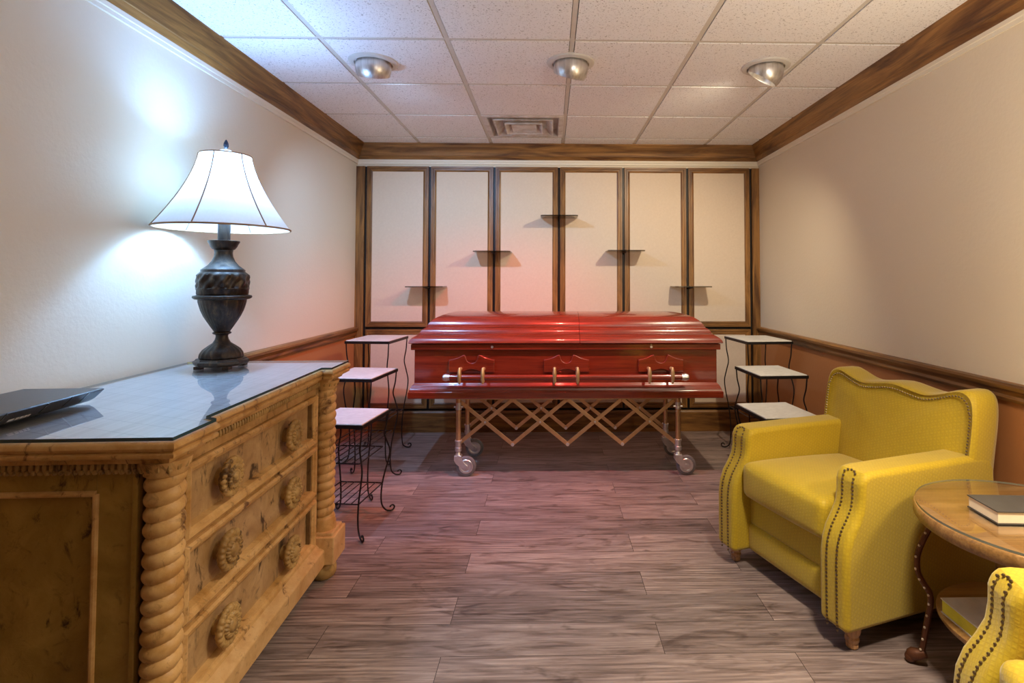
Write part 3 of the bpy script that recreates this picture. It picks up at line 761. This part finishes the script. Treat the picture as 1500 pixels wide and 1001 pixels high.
# shade
SB, ST = .590, .905
prof = []
for k in range(25):
    u_ = k/24; prof.append((.097+(.255-.097)*(.86*(1-u_)**1.55+.14*(1-u_)), SB+(ST-SB)*u_))
def shade_r(u_): return .097+(.255-.097)*(.86*(1-u_)**1.55+.14*(1-u_))
sh = MB().lathe(prof, n=72, cap0=False, cap1=False).build('shade', SHADE, lp, smooth=True)
for k in range(6):
    a = 2*PI*k/6+.62
    MB().tube([((shade_r(i/16)+.0018)*math.cos(a), (shade_r(i/16)+.0018)*math.sin(a), SB+(ST-SB)*i/16) for i in range(17)], .0026, 6).build('seam', SEAM, sh, smooth=True)
for r_, z_, rr in ((shade_r(0), SB, .004), (shade_r(1), ST, .003)):
    MB().tube([(r_*math.cos(2*PI*k/72), r_*math.sin(2*PI*k/72), z_) for k in range(73)], rr, 8, False).build('shade_edging', SEAM, sh, smooth=True)
m = MB()
for k in range(3):
    a = 2*PI*k/3; m.tube([(0, 0, ST-.004), (shade_r(1)*math.cos(a), shade_r(1)*math.sin(a), ST-.004)], .0018, 6)
m.build('spider', BRASS, lp, smooth=True)
m = MB().lathe([(.006, ST-.01), (.010, ST+.004), (.020, ST+.014), (.021, ST+.022), (.009, ST+.024), (.006, ST+.030)], n=20); m.build('finial_collar', WHITE_METAL, lp, smooth=True)
m = MB().lathe([(.006, ST+.030), (.0105, ST+.040), (.0095, ST+.052), (.005, ST+.063), (.001, ST+.069)], n=16); m.build('finial', plain('dark_finial', (.03, .04, .06), .2, .6), lp, smooth=True)
m = MB().ball((0, 0, .745), .032, 16, 10, (1, 1, 1.25)); m.build('bulb', BULB, lp, smooth=True)
bl = light('bulb_light', 'POINT', (LAMP.x, LAMP.y, LAMP.z+.80), 36, (.23, .49, 1.0), .06)
o = MB().tube(smooth_path([(-1.485, 2.40, .9185), (-1.52, 2.41, .919), (-1.548, 2.44, .919), (-1.575, 2.455, .919), (-1.60, 2.47, .919)]), .003, 8).build('lamp_cord', plain('gold_cord', (.55, .40, .12), .5), lp)
o.location = -LAMP

# ---------------------------------------------------------------- yellow armchairs
def nails(mb, pts, r=.0046, step=.0135, nrm=None):
    P = [Vector(p) for p in pts]; acc = 0; last = P[0]
    d = 0; out = [P[0]]
    for a, b in zip(P, P[1:]):
        seg = (b-a).length
        while d+seg >= step:
            f = (step-d)/seg; a = a+(b-a)*f; seg = (b-a).length; out.append(a.copy()); d = 0
        d += seg
    for p in out: mb.ball(p, r, 6, 4)
def armchair(label, loc, rz, group):
    t = thing('armchair', label, 'armchair', (loc[0], loc[1], 0), rz, group)
    # local x: across the chair, local y: from front to back
    W = .365; AW = .125
    # base with front rail
    m = MB(); puffbox(m, -W+AW-.02, W-AW+.02, .010, .62, .075, .20, .025, (0, .008, 0), 12); m.build('front_rail', YEL, t, smooth=True, angle=80)
    m = MB(); puffbox(m, -W+AW-.02, W-AW+.02, .022, .62, .190, .335, .014, (0, .004, 0), 12); m.build('seat_base', YEL, t, smooth=True, angle=80)
    # seat cushion
    def cush(q): return (q.x, q.y, q.z-.02*max(0, (q.y-.05))/.6)
    m = MB(); puffbox(m, -W+AW+.004, W-AW-.004, -.035, .545, .325, .478, .034, (0, .012, .022), 20, cush)
    m.build('seat_cushion', YEL, t, smooth=True, angle=80)
    # arms: S-curved front, level top
    side = [(-.070, .075), (-.070, .20), (-.069, .31), (-.062, .365), (-.044, .41), (-.018, .448), (.002, .485), (.009, .525), (.010, .565), (.018, .592), (.036, .606), (.06, .611), (.30, .612), (.62, .612), (.68, .600), (.70, .56), (.70, .075)]
    for s in (-1, 1):
        x0, x1 = sorted((s*(W-AW), s*W))
        m = MB().prism([(y, z) for y, z in side], x0, x1, 'x')
        m.build('arm', YEL, t, smooth=True, angle=50, bevel=.034, seg=5)
        ar = t.children[-1] if False else [c for c in bpy.data.objects if c.parent == t and c.name.startswith('arm')][-1]
        mb = MB(); xc = s*(W-AW/2)
        fr = smooth_path([(0, y-.001, z) for y, z in side[:10]], 5)
        for dx in (-.022, .022):
            nails(mb, [(xc+dx, p.y, p.z) for p in fr])
        arc = [(xc-.022*math.cos(PI*k/8), .020+.012*math.sin(PI*k/8), .598+.008*math.sin(PI*k/8)) for k in range(9)]
        nails(mb, arc)
        mb.build('nailhead_trim', NAIL, ar, smooth=True)
    # back: camel top, leaning
    BW = .36
    outl = [(-BW+.02, .30), (-BW, .45), (-BW-.004, .60), (-BW-.006, .74), (-BW+.004, .815), (-BW+.03, .846), (-BW+.07, .850), (-.22, .826), (-.16, .812), (-.10, .818), (0, .832)]
    outl = outl+[(-x, z) for x, z in outl[-2::-1]]
    lean = lambda z: .535+.17*(z-.35)
    m = MB(); nst = 6
    pts = smooth_path([(x, 0, z) for x, z in outl], 3)
    pts = [(p.x, p.z) for p in pts]
    cx, cz = 0, .58
    R = []
    for dy, sc_ in ((.0, .90), (-.012, .955), (-.004, .985), (.014, 1.0), (.10, 1.0), (.125, .985), (.135, .95)):
        ring = []
        for x, z in pts:
            xx = x+(cx-x)*(1-sc_)*.75; zz = z+(cz-z)*(1-sc_)*.75
            ring.append((xx, lean(zz)+dy, zz))
        R.append(ring)
    # front puff centre
    R.insert(0, [(x*.55, lean(cz+(z-cz)*.55)-.022, cz+(z-cz)*.55) for x, z in pts])
    R.insert(0, [(x*.2, lean(cz+(z-cz)*.2)-.030, cz+(z-cz)*.2) for x, z in pts])
    flat = lambda q, wgt: (q[0], q[1], q[2] if q[2] < .79 else .79+(q[2]-.79)*wgt)
    R[0] = [flat(q, 0) for q in R[0]]; R[1] = [flat(q, 0) for q in R[1]]; R[2] = [flat(q, .85) for q in R[2]]
    R.insert(2, [(x*.78, lean(cz+(min(z, .80)-cz)*.80)-.012, cz+(min(z, .80)-cz)*.80+max(0, z-.80)*.25) for x, z in pts])
    b = m.rings(R).build('backrest', YEL, t, smooth=True, angle=70)
    mb = MB(); ip = []
    for x, z in pts:
        if z < .50: continue
        xx = x*.94; zz = z-(.026 if z > .78 else .0); ip.append((xx, lean(zz)-.013, zz))
    nails(mb, ip, .0046, .0125); mb.build('nailhead_trim', NAIL, b, smooth=True)
    for sx in (-1, 1):
        for y in (0, .62):
            MB().lathe([(.016, 0), (.020, .004), (.021, .014), (.019, .018), (.023, .024), (.024, .034), (.020, .040), (.026, .050), (.029, .062), (.030, .080)], (sx*(W-.045), y, 0), 20).build('leg', TURNED, t, smooth=True)
    return t
armchair('yellow armchair with nailhead trim, fully in view against the terracotta wall', (.961, 2.248), math.atan2(-.947, .319), 'yellow armchairs beside the round table')
armchair('yellow armchair in the near corner, only its arm front and seat edge in view', (.952, .968), -1.80, 'yellow armchairs beside the round table')

# ---------------------------------------------------------------- round side table
TC = (1.482, 1.645)
tb = thing('side_table', 'round wooden side table with glass top and beaded iron legs between armchairs', 'table', (*TC, 0))
R_ = .327
MB().lathe([(R_-.03, .520), (R_-.006, .524), (R_, .532), (R_, .556), (R_-.004, .563), (R_-.012, .565)], n=72).build('table_top', TABLEWOOD, tb, smooth=True, angle=40)
m = MB(); n = 72; ri = [(( R_-.006)*math.cos(2*PI*k/n), (R_-.006)*math.sin(2*PI*k/n)) for k in range(n)]
vs = [(x, y, z) for z in (.5655, .572) for x, y in ri]
m.add(vs, [tuple(range(n, 2*n))], 0); m.add(vs, [(i, (i+1) % n, n+(i+1) % n, n+i) for i in range(n)], 1)
m.build('glass_top', [GLASS, plain('pale_glass_edge', (.20, .21, .16), .15, bump=0)], tb)
MB().lathe([(.240, .215), (.262, .218), (.268, .226), (.268, .236), (.262, .240)], n=60).build('lower_shelf', TABLEWOOD, tb, smooth=True, angle=40)
for k in range(4):
    a = math.atan2(.64, -.76)+k*PI/2; ca, sa = math.cos(a), math.sin(a)
    P = smooth_path([(.262, .525), (.280, .47), (.304, .41), (.318, .36), (.318, .31), (.302, .275), (.286, .250), (.284, .215), (.292, .165), (.300, .115), (.308, .065), (.316, .040)], 5)
    lg = MB().tube([(p.x*ca, p.x*sa, p.y) for p in P], .0095, 10).build('leg', LEGIRON, tb, smooth=True)
    mb = MB()
    for i in range(3, len(P)-4, 4):
        for sd in (-1, 1):
            mb.ball((P[i].x*ca-.009*sa*sd+.004*ca, P[i].x*sa+.009*ca*sd+.004*sa, P[i].y), .0042, 8, 5)
    mb.build('bead_row', PEARL, lg, smooth=True)
    m = MB(); m.tube([(q*ca, q*sa, z) for q, z in ((.300, .046), (.320, .036), (.338, .030), (.352, .026))], [.013, .018, .020, .012], 12)
    m.ball((.344*ca, .344*sa, .018), .0175, 12, 8)
    m.build('foot', LEGIRON, lg, smooth=True)

def book(name, label, loc, rz, sx, sy, h, cover, page, back=None):
    t = thing(name, label, 'book', loc, rz)
    MB().box(.003, sx-.003, .003, sy-.003, .003, h-.003).build('pages', page, t, bevel=.001)
    m = MB().box(0, sx, 0, sy, h-.003, h); m.box(0, sx, 0, sy, 0, .003); m.box(sx-.003, sx, 0, sy, 0, h); m.build('cover', cover, t)
    return t
book('book', 'thick book with dark grey cover and cream pages on the glass table top', (1.312, 1.600, .5725), -.06, .19, .128, .038, GREYCOVER, PAPER)
YP = plain('yellow_page_edge', (.62, .52, .03), .6); PALE = plain('pale_grey_cover', (.56, .50, .42), .45)
b2 = book('book', 'pale-covered book with bright yellow page edges on the lower shelf', (1.236, 1.560, .2405), 0, .20, .18, .044, PALE, YP)

# reeded wooden chair post, at the near end of the dresser
ch = thing('wooden_chair', 'reeded wooden side chair in front of the dresser end, only its curved post in view', 'chair', (-.962, .98, 0))
def reed(off):
    return smooth_path([(-.0546+off, 0, .715), (-.0540+off, 0, .66), (-.0475+off, 0, .62), (-.038+off, 0, .59), (-.0252+off, 0, .564), (.010+off, 0, .53), (.07+off*.7, 0, .505), (.10+off*.5, 0, .46), (.10+off*.4, 0, .38), (.085+off*.3, 0, .2), (.08+off*.3, 0, 0.006)], 5)
m = MB()
for k, off in enumerate((0, .012, .024, .036)): m.tube([p+Vector((0, .004*(k % 2), 0)) for p in reed(off)], .0066, 8)
m.build('front_post', wood('walnut_reeded', (.16, .075, .028), (.40, .22, .09), 'z', .35, .2), ch, smooth=True)
m = MB().box(-.066, -.010, -.012, .012, .713, .723); m.build('post_cap', TABLEWOOD, ch, bevel=.002)
for x in (-.42, ): 
    m = MB().box(x, x+.035, -.02, .02, 0, .80); m.build('back_leg', TABLEWOOD, ch, bevel=.004)
m = MB().box(-.40, .09, -.015, .015, .38, .44); m.build('seat_rail', TABLEWOOD, ch, bevel=.004)
